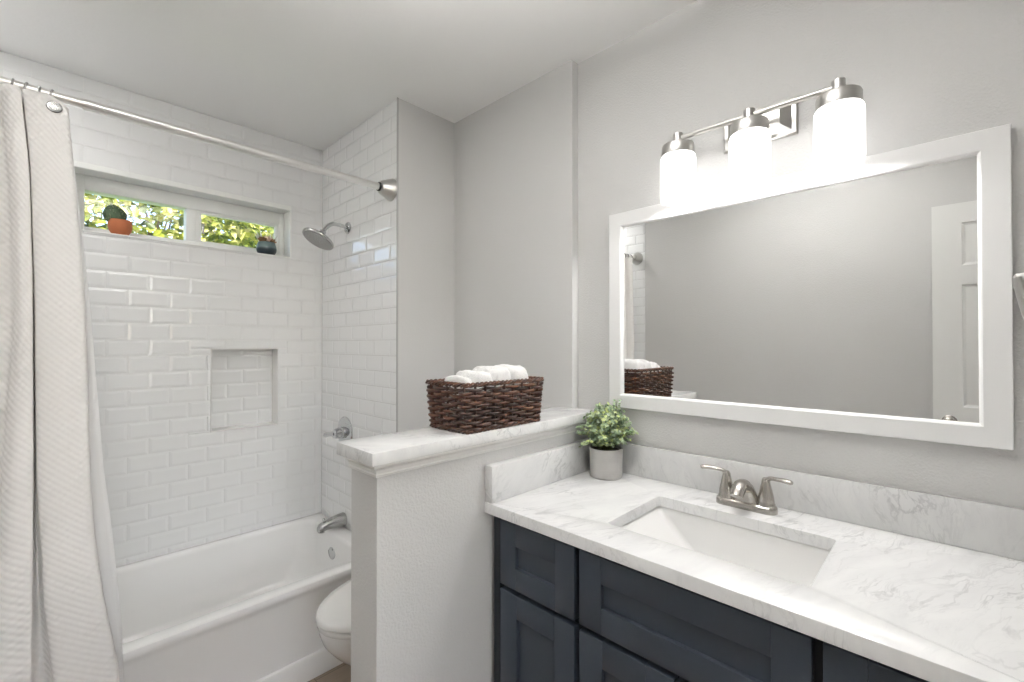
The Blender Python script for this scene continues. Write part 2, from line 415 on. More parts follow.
# marble cap on the low wall
g = G(); CZ0, CZ1 = PZ+.001, 1.080
loop = [(.513, .932), (XR-.0008, .932), (XR-.0008, 1.0335), (XT-.0008, 1.0335), (XT-.0008, 1.113), (.513, 1.113)]
g.loft([[Vector((x, y, CZ0)) for x, y in loop], [Vector((x, y, CZ1)) for x, y in loop]])
bmesh.ops.bevel(g.b, geom=g.b.edges[:], offset=.003, segments=2, profile=.5, affect='EDGES')
tag(g.build('ledge', M['marble_cap']), 'white veined marble slab capping the half height wall under the wicker basket', 'ledge')

# ------------------------------------------------------------------ window and what lies outside
wroot = bpy.data.objects.new('window_1', None); COL.objects.link(wroot); wroot.location = (.49, 2.66, WZ0); structure(wroot, 'narrow white sliding window high in the tiled wall')
wy0, wy1 = 2.634, 2.70
def ring(g, x0, x1, z0, z1, y0, y1, l, r, b, t, bev=.002):
    g.box(x0, x0+l, y0, y1, z0, z1, bev); g.box(x1-r, x1, y0, y1, z0, z1, bev)
    g.box(x0+l, x1-r, y0, y1, z0, z0+b, bev); g.box(x0+l, x1-r, y0, y1, z1-t, z1, bev)
g = G(); ring(g, WX0+.001, WX1-.001, WZ0+.001, WZ1-.001, wy0, wy1, .042, .024, .030, .062)
g.box(.470, .510, wy0+.004, wy1, WZ0+.025, WZ1-.055, .002)
g.build('window_frame', M['vinyl'], wroot)
g = G(); ring(g, .503, .891, WZ0+.026, WZ1-.050, wy0+.010, wy0+.036, .030, .018, .016, .026); g.build('sash', M['vinyl'], wroot)
g = G(); g.box(.108, .474, wy0+.048, wy0+.052, WZ0+.026, WZ1-.058); g.build('window_pane', M['glass'], wroot)
g = G(); g.box(.530, .876, wy0+.021, wy0+.025, WZ0+.038, WZ1-.072); g.build('window_pane', M['glass'], wroot)
g = G(); g.box(.534, .544, wy0+.002, wy0+.011, 1.875, 1.925, .002); g.build('window_latch', M['chrome_soft'], wroot)

g = G(); g.box(-14, 16, 2.76, 30, -.30, -.10); structure(g.build('ground', M['grass']), 'lawn outside')
random.seed(4)
def leaf(g, c, size, nrm, ax, wid=.5, bend=.15):
    nrm = nrm.normalized(); ax = (ax - nrm*ax.dot(nrm)).normalized(); sd = nrm.cross(ax)
    pts = [(-1, 0), (-.35, .9), (.35, .75), (1, 0), (.35, -.75), (-.35, -.9)]
    vs = [g.b.verts.new(c + ax*(p*size) + sd*(q*size*wid) + nrm*(abs(q)*size*bend)) for p, q in pts]
    g.b.faces.new((vs[0], vs[3], vs[2], vs[1])); g.b.faces.new((vs[0], vs[5], vs[4], vs[3]))
def rv(): 
    while True:
        v = Vector((random.uniform(-1, 1), random.uniform(-1, 1), random.uniform(-1, 1)))
        if .1 < v.length < 1: return v
def tree(name, label, base, crown, n, size, radii, seed):
    random.seed(seed); t = thing(name, label, 'tree', base)
    g = G(); b = Vector(base); c = Vector(crown)
    g.tube(catmull([b, b+(c-b)*.45+Vector((.12, .05, 0)), c], 5), [.07-.006*i for i in range(11)], 10)
    for i in range(9):
        e = c + Vector((rv().x*radii[0]*.8, rv().y*radii[1]*.8, rv().z*radii[2]*.7)); s0 = b+(c-b)*random.uniform(.55, .95)
        g.tube(catmull([s0, (s0+e)/2+Vector((0, 0, .12)), e], 3), [.014, .013, .012, .010, .008, .006, .004][:7], 6)
    g.build('trunk', M['bark'], t)
    g = G()
    for i in range(n):
        v = rv(); v = v.normalized()*(v.length**.6)
        leaf(g, c+Vector((v.x*radii[0], v.y*radii[1], v.z*radii[2])), size*random.uniform(.6, 1.25), rv()+Vector((0, -.5, .7)), rv(), .55)
    g.build('foliage', M['tree_leaf'], t, smooth=0, recalc=False)
tree('garden_tree', 'sunlit leafy tree outside, filling the left window pane', (.9, 6.4, -.10), (.75, 6.2, 2.75), 8000, .05, (1.25, .9, 1.0), 5)
tree('garden_tree', 'yellow green leafy tree outside, behind the right window pane', (3.0, 7.8, -.10), (2.75, 7.6, 2.75), 4200, .058, (1.25, .85, .90), 8)

# pots on the window sill
SZ = WZ0+.0012
t = thing('potted_cactus', 'small cactus in an orange terracotta pot on the window sill', 'cactus', (.224, 2.588, SZ)); t.scale = (1.12, 1.12, 1.12)
c = (.224, 2.588, SZ)
g = G(); g.lathe([(.020, 0), (.024, .002), (.026, .007), (.034, .020), (.037, .034), (.0365, .048), (.034, .060), (.031, .060), (.031, .052), (.004, .052)], c, n=36); g.build('pot', M['terracotta'], t)
g = G(); g.lathe([(.004, .0525), (.0305, .0525), (.029, .055), (.004, .057)], c, n=24); g.build('soil', M['soil'], t)
def pad(g, c, ax, L, rw, rt, rot=0, ribs=10, n=40):
    ax = Vector(ax).normalized(); sx_ = Vector((1, 0, 0)); sx_ = (sx_-ax*sx_.dot(ax)).normalized(); sy_ = ax.cross(sx_); loops = []
    for i in range(15):
        tt = i/14; r = math.sin(math.pi*min(1, .12+.88*tt))**.6 if i < 14 else .04
        r = max(r, .04); q = []
        for j in range(n):
            a = 2*math.pi*j/n; k_ = 1+.05*math.cos(ribs*a)
            q.append(Vector(c)+ax*(L*tt)+sx_*(rw*r*k_*math.cos(a))+sy_*(rt*r*k_*math.sin(a)))
        loops.append(q)
    g.loft(loops)
g = G(); pad(g, Vector(c)+Vector((-.007, 0, .046)), (-.26, 0, 1), .075, .034, .025); cb = g.build('cactus_body', M['cactus'], t, smooth=60)
random.seed(2); g = G()
for v in random.sample(list(cb.data.vertices), 130):
    p = v.co.copy(); p += Vector((0, 0, 0)); nn = v.normal
    for k in range(2): g.tube([p, p+(nn+rv()*.5)*.006], [.0006, .0002], 3)
sp_ = g.build('cactus_spine', M['spine'], t, smooth=0); sp_.matrix_parent_inverse = cb.matrix_parent_inverse; sp_['kind'] = 'stuff'

c = (.810, 2.584, SZ)
t = thing('potted_succulent', 'small succulents in a two tone blue grey pot on the window sill', 'succulent', c); t.scale = (1.12, 1.12, 1.12)
g = G(); g.lathe([(p[0], p[1]) for p in [(.027, 0), (.034, .004), (.041, .016), (.043, .028), (.041, .042), (.036, .058), (.033, .060), (.032, .054), (.004, .054)]], (0, 0, 0), n=40)
o = g.build('pot', M['succ_pot']); o.parent = t
g = G(); g.lathe([(.004, .0545), (.0315, .0545), (.030, .057), (.004, .058)], c, n=24); g.build('soil', M['soil'], t)
random.seed(7)
def rosette(g, c, n, L, wd, tilt):
    for i in range(n):
        a = i*2.4; e = tilt*(.25+.75*i/n); d = Vector((math.cos(a)*math.sin(e), math.sin(a)*math.sin(e), math.cos(e)))
        g.tube(catmull([c, c+d*L*.5, c+d*L], 3), [wd*.4, wd*.75, wd, wd*1.05, wd, wd*.7, wd*.1], 8, flat=.5)
for nm, ex, ey, n_, L, wd, tl, mt, lab in (('rosette', -.020, -.010, 14, .030, .0085, 1.15, 'succ_brown', 'brown leaf rosette'), ('rosette', .019, -.008, 14, .027, .008, 1.15, 'succ_brown', 'brown leaf rosette at the right'), ('rosette', .001, -.016, 9, .036, .007, .8, 'succ_pale', 'pale pink leaf rosette')):
    g = G(); rosette(g, Vector(c)+Vector((ex, ey, .056)), n_, L, wd, tl); o = g.build(nm, M[mt], t); o['label'] = lab
g = G()
for a, l_, x_ in ((-.35, .060, -.022), (-.1, .066, -.018), (-.6, .055, -.02), (.3, .064, .018), (.55, .058, .022), (.1, .05, .016), (-.2, .05, -.024)):
    b_ = Vector(c)+Vector((x_, .008, .055)); g.tube([b_, b_+Vector((math.sin(a)*l_*.5, 0, math.cos(a)*l_*.5)), b_+Vector((math.sin(a)*l_, .004, math.cos(a)*l_))], [.0042, .0046, .0006], 6)
g.build('spiky_leaf', M['succ_spike'], t)

# ------------------------------------------------------------------ bathtub
g = G(); x0, x1 = XL+.001, XF-.001; yb = YB-.001; r_ = .012
def L(y0, z, i=0): return rrect(x0+i, x1-i, y0, yb-i, r_, z, 10)
inn = lambda a, b, c_, d, r, z: rrect(a, b, c_, d, r, z, 10)
g.loft([L(1.816, 0), L(1.816, .082), L(1.820, .090), L(1.829, .093), L(1.830, .110), L(1.823, .330), L(1.819, .345), L(1.816, .352), L(1.8145, .358), L(1.814, .370), L(1.818, .379), L(1.826, .382, .004),
        inn(-.375, 1.020, 1.872, 2.512, .07, .382), inn(-.368, 1.013, 1.880, 2.506, .075, .377), inn(-.362, 1.008, 1.886, 2.502, .08, .362), inn(-.30, .993, 1.910, 2.480, .10, .20), inn(-.24, .965, 1.930, 2.465, .12, .11), inn(-.18, .92, 1.965, 2.43, .12, .078), inn(-.05, .80, 2.05, 2.36, .10, .070)])
tub = tag(set_origin(g.build('bathtub', M['acrylic'], smooth=40), (.3, 2.18, 0)), 'white alcove bathtub against the tiled walls behind the toilet', 'bathtub')
ov = (.9885, 2.235, .245)
g = G(); ax = (-1, 0, .14)
g.lathe([(.049, 0), (.049, .003), (.044, .0065), (.024, .0075), (.001, .008)], (1.0095, 2.215, .300), ax, 36); g.lathe([(.005, .0075), (.005, .010), (.001, .0105)], Vector((1.0095, 2.215, .300)), ax, 12)
o = g.build('overflow_plate', M['chrome'], tub); o['label'] = 'round chrome overflow plate'
# tub spout
YV = 2.245
t = thing('tub_spout', 'chrome tub spout low on the faucet wall above the tub rim', 'tub spout', (XF, YV+.01, .44))
g = G(); p = Vector((XF-.0005, YV+.01, .421))
g.loft([[p+Vector((dx, w_*math.cos(2*math.pi*j/20), dz+h_*math.sin(2*math.pi*j/20))) for j in range(20)] for dx, w_, h_, dz in
        ((0, .034, .034, 0), (-.006, .035, .035, 0), (-.03, .0335, .033, 0), (-.06, .030, .029, -.001), (-.09, .027, .025, -.004), (-.112, .025, .023, -.008), (-.126, .0235, .021, -.013), (-.135, .018, .014, -.019))])
g.lathe([(.015, 0), (.0155, .016), (.013, .017), (.013, .006), (.001, .006)], p+Vector((-.117, 0, -.018)), (-.15, 0, -1), 18)
g.build('spout_body', M['chrome_soft'], t)
g = G(); g.lathe([(.0035, 0), (.0035, .010), (.0075, .012), (.008, .017), (.005, .021), (.001, .0215)], p+Vector((-.108, 0, .012)), (0, 0, 1), 14); g.build('diverter_knob', M['chrome_soft'], t)
# shower valve
t = thing('shower_valve', 'chrome shower valve with lever handle on the faucet wall behind the marble ledge', 'shower valve', (XF, YV, .865))
p = Vector((XF-.0005, YV, .872))
g = G(); g.lathe([(.081, 0), (.081, .003), (.077, .008), (.060, .012), (.040, .014), (.001, .014)], p, (-1, 0, 0), 44); g.build('escutcheon', M['chrome'], t)
g = G(); g.lathe([(.030, .013), (.030, .032), (.027, .040), (.024, .060), (.018, .066), (.001, .067)], p, (-1, 0, 0), 30); g.build('valve_hub', M['chrome'], t)
g = G(); q = p+Vector((-.052, 0, 0)); g.tube(catmull([q, q+Vector((-.010, .022, -.003)), q+Vector((-.024, .046, -.008)), q+Vector((-.033, .060, -.012))], 4), [.020, .019, .018, .0175, .017, .0165, .016, .016, .017, .018, .018, .016, .009], 12, flat=.7); g.build('lever', M['chrome'], t)
# shower head
YH = 2.222; ZH = 1.930
t = thing('overhead_shower', 'round chrome shower head on a bent arm high on the tiled wall', 'shower', (XF, YH, ZH))
p = Vector((XF-.0005, YH, ZH))
g = G(); g.lathe([(.030, 0), (.030, .003), (.026, .008), (.014, .012), (.010, .012)], p, (-1, 0, 0), 28); g.build('wall_flange', M['chrome'], t)
pp = catmull([p+Vector((-.008, 0, 0)), p+Vector((-.045, 0, .006)), p+Vector((-.082, 0, .004)), p+Vector((-.112, 0, -.018)), p+Vector((-.130, 0, -.042))], 6)
g = G(); g.tube(pp, .0095, 14); g.build('shower_arm', M['chrome'], t)
dn = Vector((-.50, -.04, -.86)).normalized(); e = pp[-1]
g = G(); g.lathe([(.012, -.004), (.0155, 0), (.0155, .012), (.013, .014), (.017, .019), (.018, .026), (.013, .034), (.001, .034)], e, dn, 22); g.build('swivel_joint', M['chrome'], t)
g = G(); hd = e+dn*.030; g.lathe([(.014, 0), (.022, .004), (.066, .010), (.077, .014), (.079, .020), (.077, .025), (.071, .026), (.001, .026)], hd, dn, 48); g.build('spray_disc', M['chrome_soft'], t)
g = G(); g.lathe([(.070, .0262), (.070, .0275), (.001, .0275)], hd, dn, 40)
q_ = Vector((0, 0, 1)).rotation_difference(dn)
for rr_, nn_ in ((.012, 6), (.028, 12), (.044, 20), (.060, 28)):
    for i in range(nn_):
        a = 2*math.pi*i/nn_; g.lathe([(.0016, .0274), (.0012, .0295), (.0002, .0296)], hd+q_ @ Vector((rr_*math.cos(a), rr_*math.sin(a), 0)), dn, 6)
g.build('nozzle_face', M['face'], t)

# ------------------------------------------------------------------ curtain rod, rings, curtain, liner
YD, ZD = 1.802, 2.026
t = thing('curtain_rod', 'satin nickel shower curtain rod spanning the tub opening', 'curtain rod', (.3, YD, ZD))
g = G(); g.tube([(XL+.006, YD, ZD), (.12, YD, ZD)], .0118, 20); g.build('inner_tube', M['rod'], t)
g = G(); g.lathe([(.012, 0), (.0155, .0), (.0155, .010), (.0148, .012), (.0148, XF-.02-.072), (.012, XF-.02-.072)], (.072, YD, ZD), (1, 0, 0), 22); g.build('outer_tube', M['rod'], t)
for xx, sg in ((XF-.0005, -1), (XL+.0055, 1)):
    g = G(); g.lathe([(.050, 0), (.0505, .004), (.048, .010), (.035, .040), (.028, .056), (.024, .058), (.012, .058)], (xx, YD, ZD), (sg, 0, 0), 32); g.build('wall_flange', M['nickel_light'], t)
g = G(); g.lathe([(.0145, 0), (.019, .001), (.020, .005), (.019, .009), (.0145, .010)], (XF-.0585, YD, ZD), (-1, 0, 0), 22); g.build('rubber_collar', M['rubber'], t)

ring_x = [-.36, -.31, -.26, -.21, -.16, -.115, -.067, -.041, -.018, .008]
g = G(); g.tube([(0.003*math.sin(2*math.pi*i/26), .0165*math.cos(2*math.pi*i/26), .0175*math.sin(2*math.pi*i/26)-.0045) for i in range(26)], .0026, 8, closed=True)
ring0 = g.build('curtain_ring', M['chrome_soft'])
for i, x in enumerate(ring_x):
    o = ring0 if i == 0 else ring0.copy()
    if i: COL.objects.link(o)
    o.location = (x, YD, ZD); o.rotation_euler = (0, 0, R((-8, 6, -4, 10, -6)[i % 5]))
    tag(o, 'thin metal curtain ring looped over the curtain rod', 'curtain ring', 'rings on the shower curtain rod')

def lerp(a, b, t): return a+(b-a)*t
def pw(z, keys):
    """piecewise linear in z (keys from top down)"""
    for (za, a), (zb, b) in zip(keys, keys[1:]):
        if z >= zb: return lerp(a, b, min(1, max(0, (za-z)/(za-zb))))
    return keys[-1][1]
ZT, ZBOT = 2.008, .075
def section(z):
    s = (ZT-z)/(ZT-ZBOT)
    yo = pw(z, [(2.1, -.038), (1.2, -.042), (.5, -.072), (0, -.086)])
    f1l = pw(z, [(2.1, -.090), (1.75, -.064), (1.4, -.054), (.9, -.075), (.4, -.10), (0, -.105)])
    f1r = pw(z, [(2.1, -.056), (2.02, -.052), (1.91, -.042), (1.8, -.033), (1.5, -.025), (.96, -.020), (.41, -.019), (0, -.018)])
    f2l = pw(z, [(2.1, -.051), (2.02, -.047), (1.91, -.037), (1.8, -.029), (1.5, -.020), (.96, -.012), (.63, .002), (.41, .022), (0, .050)])
    f2r = pw(z, [(2.1, .040), (2.02, .040), (1.45, .078), (1.17, .086), (.95, .090), (.79, .100), (.62, .118), (.5, .136), (.4, .152), (0, .172)])
    amp = lerp(.75, 1.0, min(1, s*3)); dl = lerp(1, .25, min(1, max(0, (1.3-z)/.7)))
    rec = lambda d: 1.797+d*dl
    c = [(-.405, 1.865), (-.385, 1.865), (-.36, 1.865), (-.335, 1.80), (-.295, 1.80), (-.275, 1.865), (-.25, 1.865), (-.225, 1.802), (-.195, 1.80), (-.172, 1.84), (-.155, rec(.05)),
         (lerp(-.155, f1l, .5), rec(.052)), (f1l-.010, rec(.030)), (f1l, rec(.008)), (lerp(f1l, f1r, .35), 1.788), (f1r-.008, 1.790), (f1r, 1.802), (f1r-.002, 1.835), (lerp(f1r, f2l, .5), 1.868), (f2l+.002, 1.835), (f2l, 1.803), (f2l+.010, 1.790), (lerp(f2l, f2r, .35), 1.784), (lerp(f2l, f2r, .7), 1.783), (f2r-.008, 1.788), (f2r, 1.799)]
    return [(x, lerp(1.835, y, amp)+yo) for x, y in c]
def sheet(name, sec, zt, zb, rows, k, mat, thick, topf=None, parent=None):
    bm = bmesh.new(); uvl = bm.loops.layers.uv.new('UVMap'); grid = []; us = None
    for i in range(rows+1):
        s = i/rows; z = lerp(zt, zb, s)
        pts = catmull([(x, y, 0) for x, y in sec(z)], k); row = []
        if i == rows//2:
            pass
        for p in pts:
            zz = z
            if topf: zz += topf(p.x, s)
            row.append(bm.verts.new((p.x, p.y, zz)))
        grid.append(row)
    mid = grid[rows//2]; us = [0]
    for a, b in zip(mid, mid[1:]): us.append(us[-1]+(Vector((a.co.x, a.co.y))-Vector((b.co.x, b.co.y))).length)
    for i in range(rows):
        for j in range(len(us)-1):
            f = bm.faces.new((grid[i][j], grid[i+1][j], grid[i+1][j+1], grid[i][j+1])); f.smooth = True
            for lp, (a, b) in zip(f.loops, ((i, j), (i+1, j), (i+1, j+1), (i, j+1))): lp[uvl].uv = (us[b], lerp(zt, zb, a/rows))
    me = bpy.data.meshes.new(name); bm.to_mesh(me); bm.free(); me.materials.append(mat)
    o = bpy.data.objects.new(name, me); COL.objects.link(o)
    sm = o.modifiers.new('thickness', 'SOLIDIFY'); sm.thickness = thick; sm.offset = 0
    return o
def topdrop(x, s): return -max(0, (x-.005))*.55*max(0, 1-s*6)
cur = sheet('shower_curtain', section, ZT, ZBOT, 70, 4, M['waffle'], .0022, topdrop)
tag(cur, 'white waffle weave shower curtain gathered in folds at the left of the tub', 'shower curtain')
g = G(); bp = Vector((.0135, 1.7575, 1.978))
g.lathe([(.0165, 0), (.0165, .0015), (.0145, .003), (.0125, .0022), (.001, .0022)], bp, (.0, -1, .05), 26)
for i in range(9):
    a = i*.7; g.lathe([(.0030, .002), (.0022, .0036), (.0002, .004)], bp+Vector((.0075*math.cos(a), 0, .0075*math.sin(a))) if i else bp, (0, -1, .05), 8)
o = g.build('button', M['chrome_soft'], cur); o['label'] = 'round textured metal button'
def lsec(z):
    e = pw(z, [(2.1, .042), (2.0, .044), (1.45, .092), (1.17, .111), (.95, .125), (.79, .142), (.62, .156), (.45, .168), (0, .180)])
    yo = pw(z, [(2.1, 1.858), (1.2, 1.850), (.6, 1.8155), (.45, 1.8085), (0, 1.8075)])
    return [(lerp(-.40, e, q), yo+(.006 if z > .6 else .0025)*math.sin(q*23)) for q in [i/16 for i in range(17)]]
ln = sheet('shower_liner', lsec, 1.990, .11, 40, 3, M['liner'], .0015)
tag(ln, 'thin smooth white shower liner hanging just behind the waffle curtain', 'shower liner')

# ------------------------------------------------------------------ toilet
TYC = 1.470
t = thing('toilet', 'white toilet with closed lid half hidden behind the low wall', 'toilet', (1.0, TYC, 0))
def egg(xf, xb, hw, z, n=40, pw_=2.0):
    """outline with its rounded front at xf and a flatter back at xb"""
    out = []; xm = xf+(xb-xf)*.55
    for i in range(n):
        a = 2*math.pi*i/n; c_, s_ = math.cos(a), math.sin(a)
        if c_ < 0: x = xm+(xm-xf)*c_; y = hw*s_
        else: x = xm+(xb-xm)*math.copysign(abs(c_)**.7, c_); y = hw*math.copysign(abs(s_)**.85, s_)
        out.append(Vector((x, TYC+y, z)))
    return out
g = G()
g.loft([egg(0.836, 1.28, .105, 0), egg(0.831, 1.285, .108, .015), egg(0.846, 1.27, .098, .05), egg(0.841, 1.26, .100, .10), egg(0.806, 1.25, .115, .16), egg(0.741, 1.24, .140, .22), egg(0.681, 1.235, .163, .28), egg(0.644, 1.23, .176, .33), egg(0.632, 1.225, .180, .365), egg(0.631, 1.22, .180, .380), egg(0.636, 1.21, .176, .385)])
g.box(1.15, 1.385, TYC-.10, TYC+.10, .23, .388, .02)
g.build('bowl', M['ceramic'], t, smooth=50)
g = G(); g.loft([egg(0.628, 1.19, .183, .388), egg(0.624, 1.19, .186, .393), egg(0.624, 1.19, .186, .402), egg(0.629, 1.188, .182, .406)]); g.build('seat', M['seat'], t, smooth=50)
g = G(); g.loft([egg(0.626, 1.195, .184, .4095), egg(0.620, 1.20, .189, .4135), egg(0.620, 1.20, .189, .424), egg(0.626, 1.195, .184, .431), egg(0.651, 1.18, .160, .435), egg(0.716, 1.12, .11, .437)]); g.build('lid', M['seat'], t, smooth=50)
g = G(); g.box(1.205, 1.405, TYC-.20, TYC+.20, .3885, .735, .02, 3); g.build('tank', M['ceramic'], t)
g = G(); g.box(1.195, 1.408, TYC-.21, TYC+.21, .7355, .770, .012, 3); g.build('tank_lid', M['ceramic'], t)
g = G(); g.tube([(1.205, TYC-.14, .68), (1.185, TYC-.14, .68), (1.183, TYC-.09, .675), (1.183, TYC-.05, .668)], [.008, .008, .007, .005], 10); g.build('flush_lever', M['chrome'], t)

# ------------------------------------------------------------------ vanity
CX, CT = .887, .870
VY0, VY1 = -.137, .949
t = thing('vanity_cabinet', 'dark slate blue shaker vanity cabinet under the marble countertop', 'cabinet', (1.17, .406, 0))
XC = .928                                           # face of the carcass, doors stand 20 mm proud of it
g = G(); g.box(XC, XC+.018, VY0, VY1, .10, .838); g.box(XC+.018, XR-.002, VY1-.018, VY1, .0, .838); g.box(XC+.018, XR-.002, VY0, VY0+.018, .0, .838)
g.box(XC+.06, XC+.075, VY0+.018, VY1-.018, 0, .10); g.box(XC+.018, XR-.002, VY0+.018, VY1-.018, .10, .118); g.box(XR-.010, XR-.002, VY0+.018, VY1-.018, .118, .838)
g.box(XC-.018, XC, VY1-.024, VY1, .10, .838)
g.build('carcass', M['navy_in'], t, smooth=0)
def shaker(name, y0, y1, z0, z1, st=.066, lab=None):
    g = G(); xf, xb = XC-.0225, XC-.0005
    g.box(xf, xb, y0, y0+st, z0, z1, .0015); g.box(xf, xb, y1-st, y1, z0, z1, .0015)
    g.box(xf, xb, y0+st, y1-st, z0, z0+st, .0015); g.box(xf, xb, y0+st, y1-st, z1-st, z1, .0015)
    o = g.build(name, M['navy'], t)
    g = G(); g.box(xf+.011, xb, y0+st+.0003, y1-st-.0003, z0+st+.0003, z1-st-.0003); pn = g.build('panel', M['navy'])
    pn.parent = o; pn.matrix_parent_inverse = Matrix.Translation(t.location).inverted() @ Matrix.Identity(4)
    pn.matrix_parent_inverse = (Matrix.Translation(t.location) @ o.matrix_parent_inverse).inverted()
    if lab: o['label'] = lab
for y0, y1, nm in ((.661, .920, 'left'), (-.108, .151, 'right')):
    shaker('drawer', y0, y1, .646, .826, .060, 'narrow top drawer at the %s end' % nm)
    shaker('door', y0, y1, .115, .632, .064, 'narrow shaker door at the %s end' % nm)
shaker('false_drawer', .167, .646, .646, .826, .062, 'wide drawer front below the sink')
shaker('door', .4085, .646, .115, .632, .064, 'left door below the sink'); shaker('door', .167, .4045, .115, .632, .064, 'right door below the sink')

SX0, SX1, SY0, SY1 = 1.000, 1.288, .187, .626
g = G(); z0, z1 = .840, CT; oy0, oy1 = -.165, .9660
out0 = rrect(CX, XR-.001, oy0, oy1, .001, z1, 10); inn0 = rrect(SX0, SX1, SY0, SY1, .012, z1, 10)
g.loft([[Vector((p.x, p.y, z1)) for p in inn0], [Vector((p.x, p.y, z1)) for p in out0], [Vector((p.x, p.y, z0)) for p in out0], [Vector((p.x, p.y, z0)) for p in inn0]], False, False)
rows_a = [Vector((p.x, p.y, z0)) for p in inn0]; rows_b = [Vector((p.x, p.y, z1)) for p in inn0]
g.loft([rows_a, rows_b], False, False); bmesh.ops.remove_doubles(g.b, verts=g.b.verts[:], dist=1e-5)
es = [e for e in g.b.edges if all(abs(v.co.z-z1) < 1e-5 for v in e.verts) and (all(abs(v.co.x-CX) < .0012 for v in e.verts) or all(SX0-.001 < v.co.x < SX1+.001 and SY0-.001 < v.co.y < SY1+.001 for v in e.verts))]
bmesh.ops.bevel(g.b, geom=es, offset=.0022, segments=2, profile=.5, affect='EDGES')
tag(set_origin(g.build('countertop', M['marble'], smooth=30), (1.17, .4, z0)), 'white veined marble countertop with a rectangular sink cutout on the dark cabinet', 'countertop')
g = G(); g.box(1.4275, XR-.0008, oy0, .9340, CT+.0005, .977, .002); tag(g.build('backsplash', M['marble_splash']), 'long grey veined marble backsplash along the wall behind the faucet', 'backsplash')
g = G(); g.box(CX+.001, 1.4268, .9345, .9660, CT+.0005, .977, .002); tag(g.build('backsplash', M['marble_splash']), 'short marble side splash against the half height wall left of the plant', 'backsplash')

# sink: undermount basin
g = G(); q = lambda i, z, r, l=0: rrect(SX0-.006+i, SX1+.006-i, SY0-.006+i*1.0, SY1+.006-i-l, r, z, 10)
lp = [q(-.016, .826, .02), q(-.016, .8385, .02), q(0, .8385, .016), q(.004, .834, .016), q(.008, .815, .018, .018), q(.014, .775, .020, .055), q(.024, .735, .022, .088), q(.036, .716, .025, .105), q(.060, .707, .025, .11), q(.095, .702, .03, .10)]
g.loft(lp, False, True)
lq = [q(-.016, .826, .02), q(-.006, .80, .03), q(.005, .75, .04), q(.03, .705, .05), q(.07, .690, .05)]
g.loft(lq, False, True)
sink = tag(set_origin(g.build('sink', M['ceramic'], smooth=50), (1.144, .406, .69)), 'white rectangular undermount sink set into the marble countertop', 'sink')
g = G(); g.lathe([(.030, 0), (.030, .002), (.024, .004), (.020, .001), (.014, .001), (.014, .006), (.001, .007)], (1.19, .40, .7022), n=28); g.build('drain', M['chrome_soft'], sink)

# faucet
FX, FY = 1.366, .406
t = thing('faucet', 'brushed nickel two handle faucet on the marble counter behind the sink', 'faucet', (FX, FY, CT))
def stad(hw, hl, z): return rrect(FX-hw, FX+hw, FY-hl, FY+hl, hw*.98, z, 10)
z = CT+.0005
g = G(); g.loft([stad(.026, .079, z), stad(.026, .079, z+.010), stad(.0245, .0775, z+.016), stad(.021, .074, z+.0185)]); g.build('base_plate', M['nickel'], t)
g = G()
loops = []
for (x, zz, rw, rh, tx, tz) in ((.004, .017, .041, .024, 0, 1), (.002, .028, .035, .024, -.1, 1), (-.002, .042, .028, .023, -.25, 1), (-.010, .056, .0235, .0205, -.6, .8), (-.023, .066, .0205, .0175, -.9, .35), (-.040, .069, .0190, .016, -1, 0), (-.057, .066, .0180, .0155, -1, -.35), (-.071, .058, .0172, .015, -.8, -.7), (-.080, .049, .0165, .0145, -.6, -.9)):
    T = Vector((tx, 0, tz)).normalized(); up = Vector((0, 1, 0)).cross(T)
    loops.append([Vector((FX+x, FY, z+zz))+Vector((0, 1, 0))*(rw*math.cos(2*math.pi*j/24))+up*(rh*math.sin(2*math.pi*j/24)) for j in range(24)])
g.loft(loops); g.build('spout', M['nickel'], t, smooth=60)
g = G(); g.lathe([(.0025, 0), (.0025, .036), (.006, .038), (.007, .044), (.004, .049), (.001, .0495)], (FX+.020, FY, z+.018), n=14); g.build('lift_rod', M['nickel'], t)
for sg in (1, -1):
    hy = FY+sg*.051
    g = G(); g.lathe([(.0225, .017), (.0225, .023), (.0205, .027), (.0205, .031), (.0185, .045), (.0145, .064), (.0110, .078), (.0102, .086), (.007, .092), (.001, .093)], (FX, hy, z), n=26)
    g.tube(catmull([(FX, hy, z+.082), (FX-.004, hy+sg*.010, z+.093), (FX-.010, hy+sg*.030, z+.096), (FX-.016, hy+sg*.052, z+.097), (FX-.019, hy+sg*.066, z+.095)], 4), [.0085, .0090, .0095, .0095, .0092, .0090, .0088, .0088, .0090, .0093, .0096, .0100, .0103, .0105, .0105, .0100, .0075], 12, flat=.62)
    g.build('handle', M['nickel'], t, smooth=50)

# ------------------------------------------------------------------ mirror
MY0, MY1, MZ0, MZ1 = -.103, .879, 1.1015, 1.796
t = thing('wall_mirror', 'wide wall mirror in a flat white frame above the sink', 'mirror', (XR, .388, MZ0))
g = G(); fw = .0505; a, b, c_, d = MY0, MY1, MZ0, MZ1
def fr(i, x): return [Vector((x, a+i, c_+i)), Vector((x, b-i, c_+i)), Vector((x, b-i, d-i)), Vector((x, a+i, d-i))]
g.loft([fr(0, XR-.0008), fr(0, 1.4215), fr(.0015, 1.420), fr(fw-.006, 1.420), fr(fw-.002, 1.4225), fr(fw, 1.4265), fr(fw, 1.4370), fr(.02, XR-.0008)], False, False)
g.build('frame', M['frame_white'], t, smooth=25)
g = G(); g.box(1.4325, 1.4365, MY0+fw-.0004, MY1-fw+.0004, MZ0+fw-.0004, MZ1-fw+.0004); g.build('mirror_glass', M['mirror'], t, smooth=0)

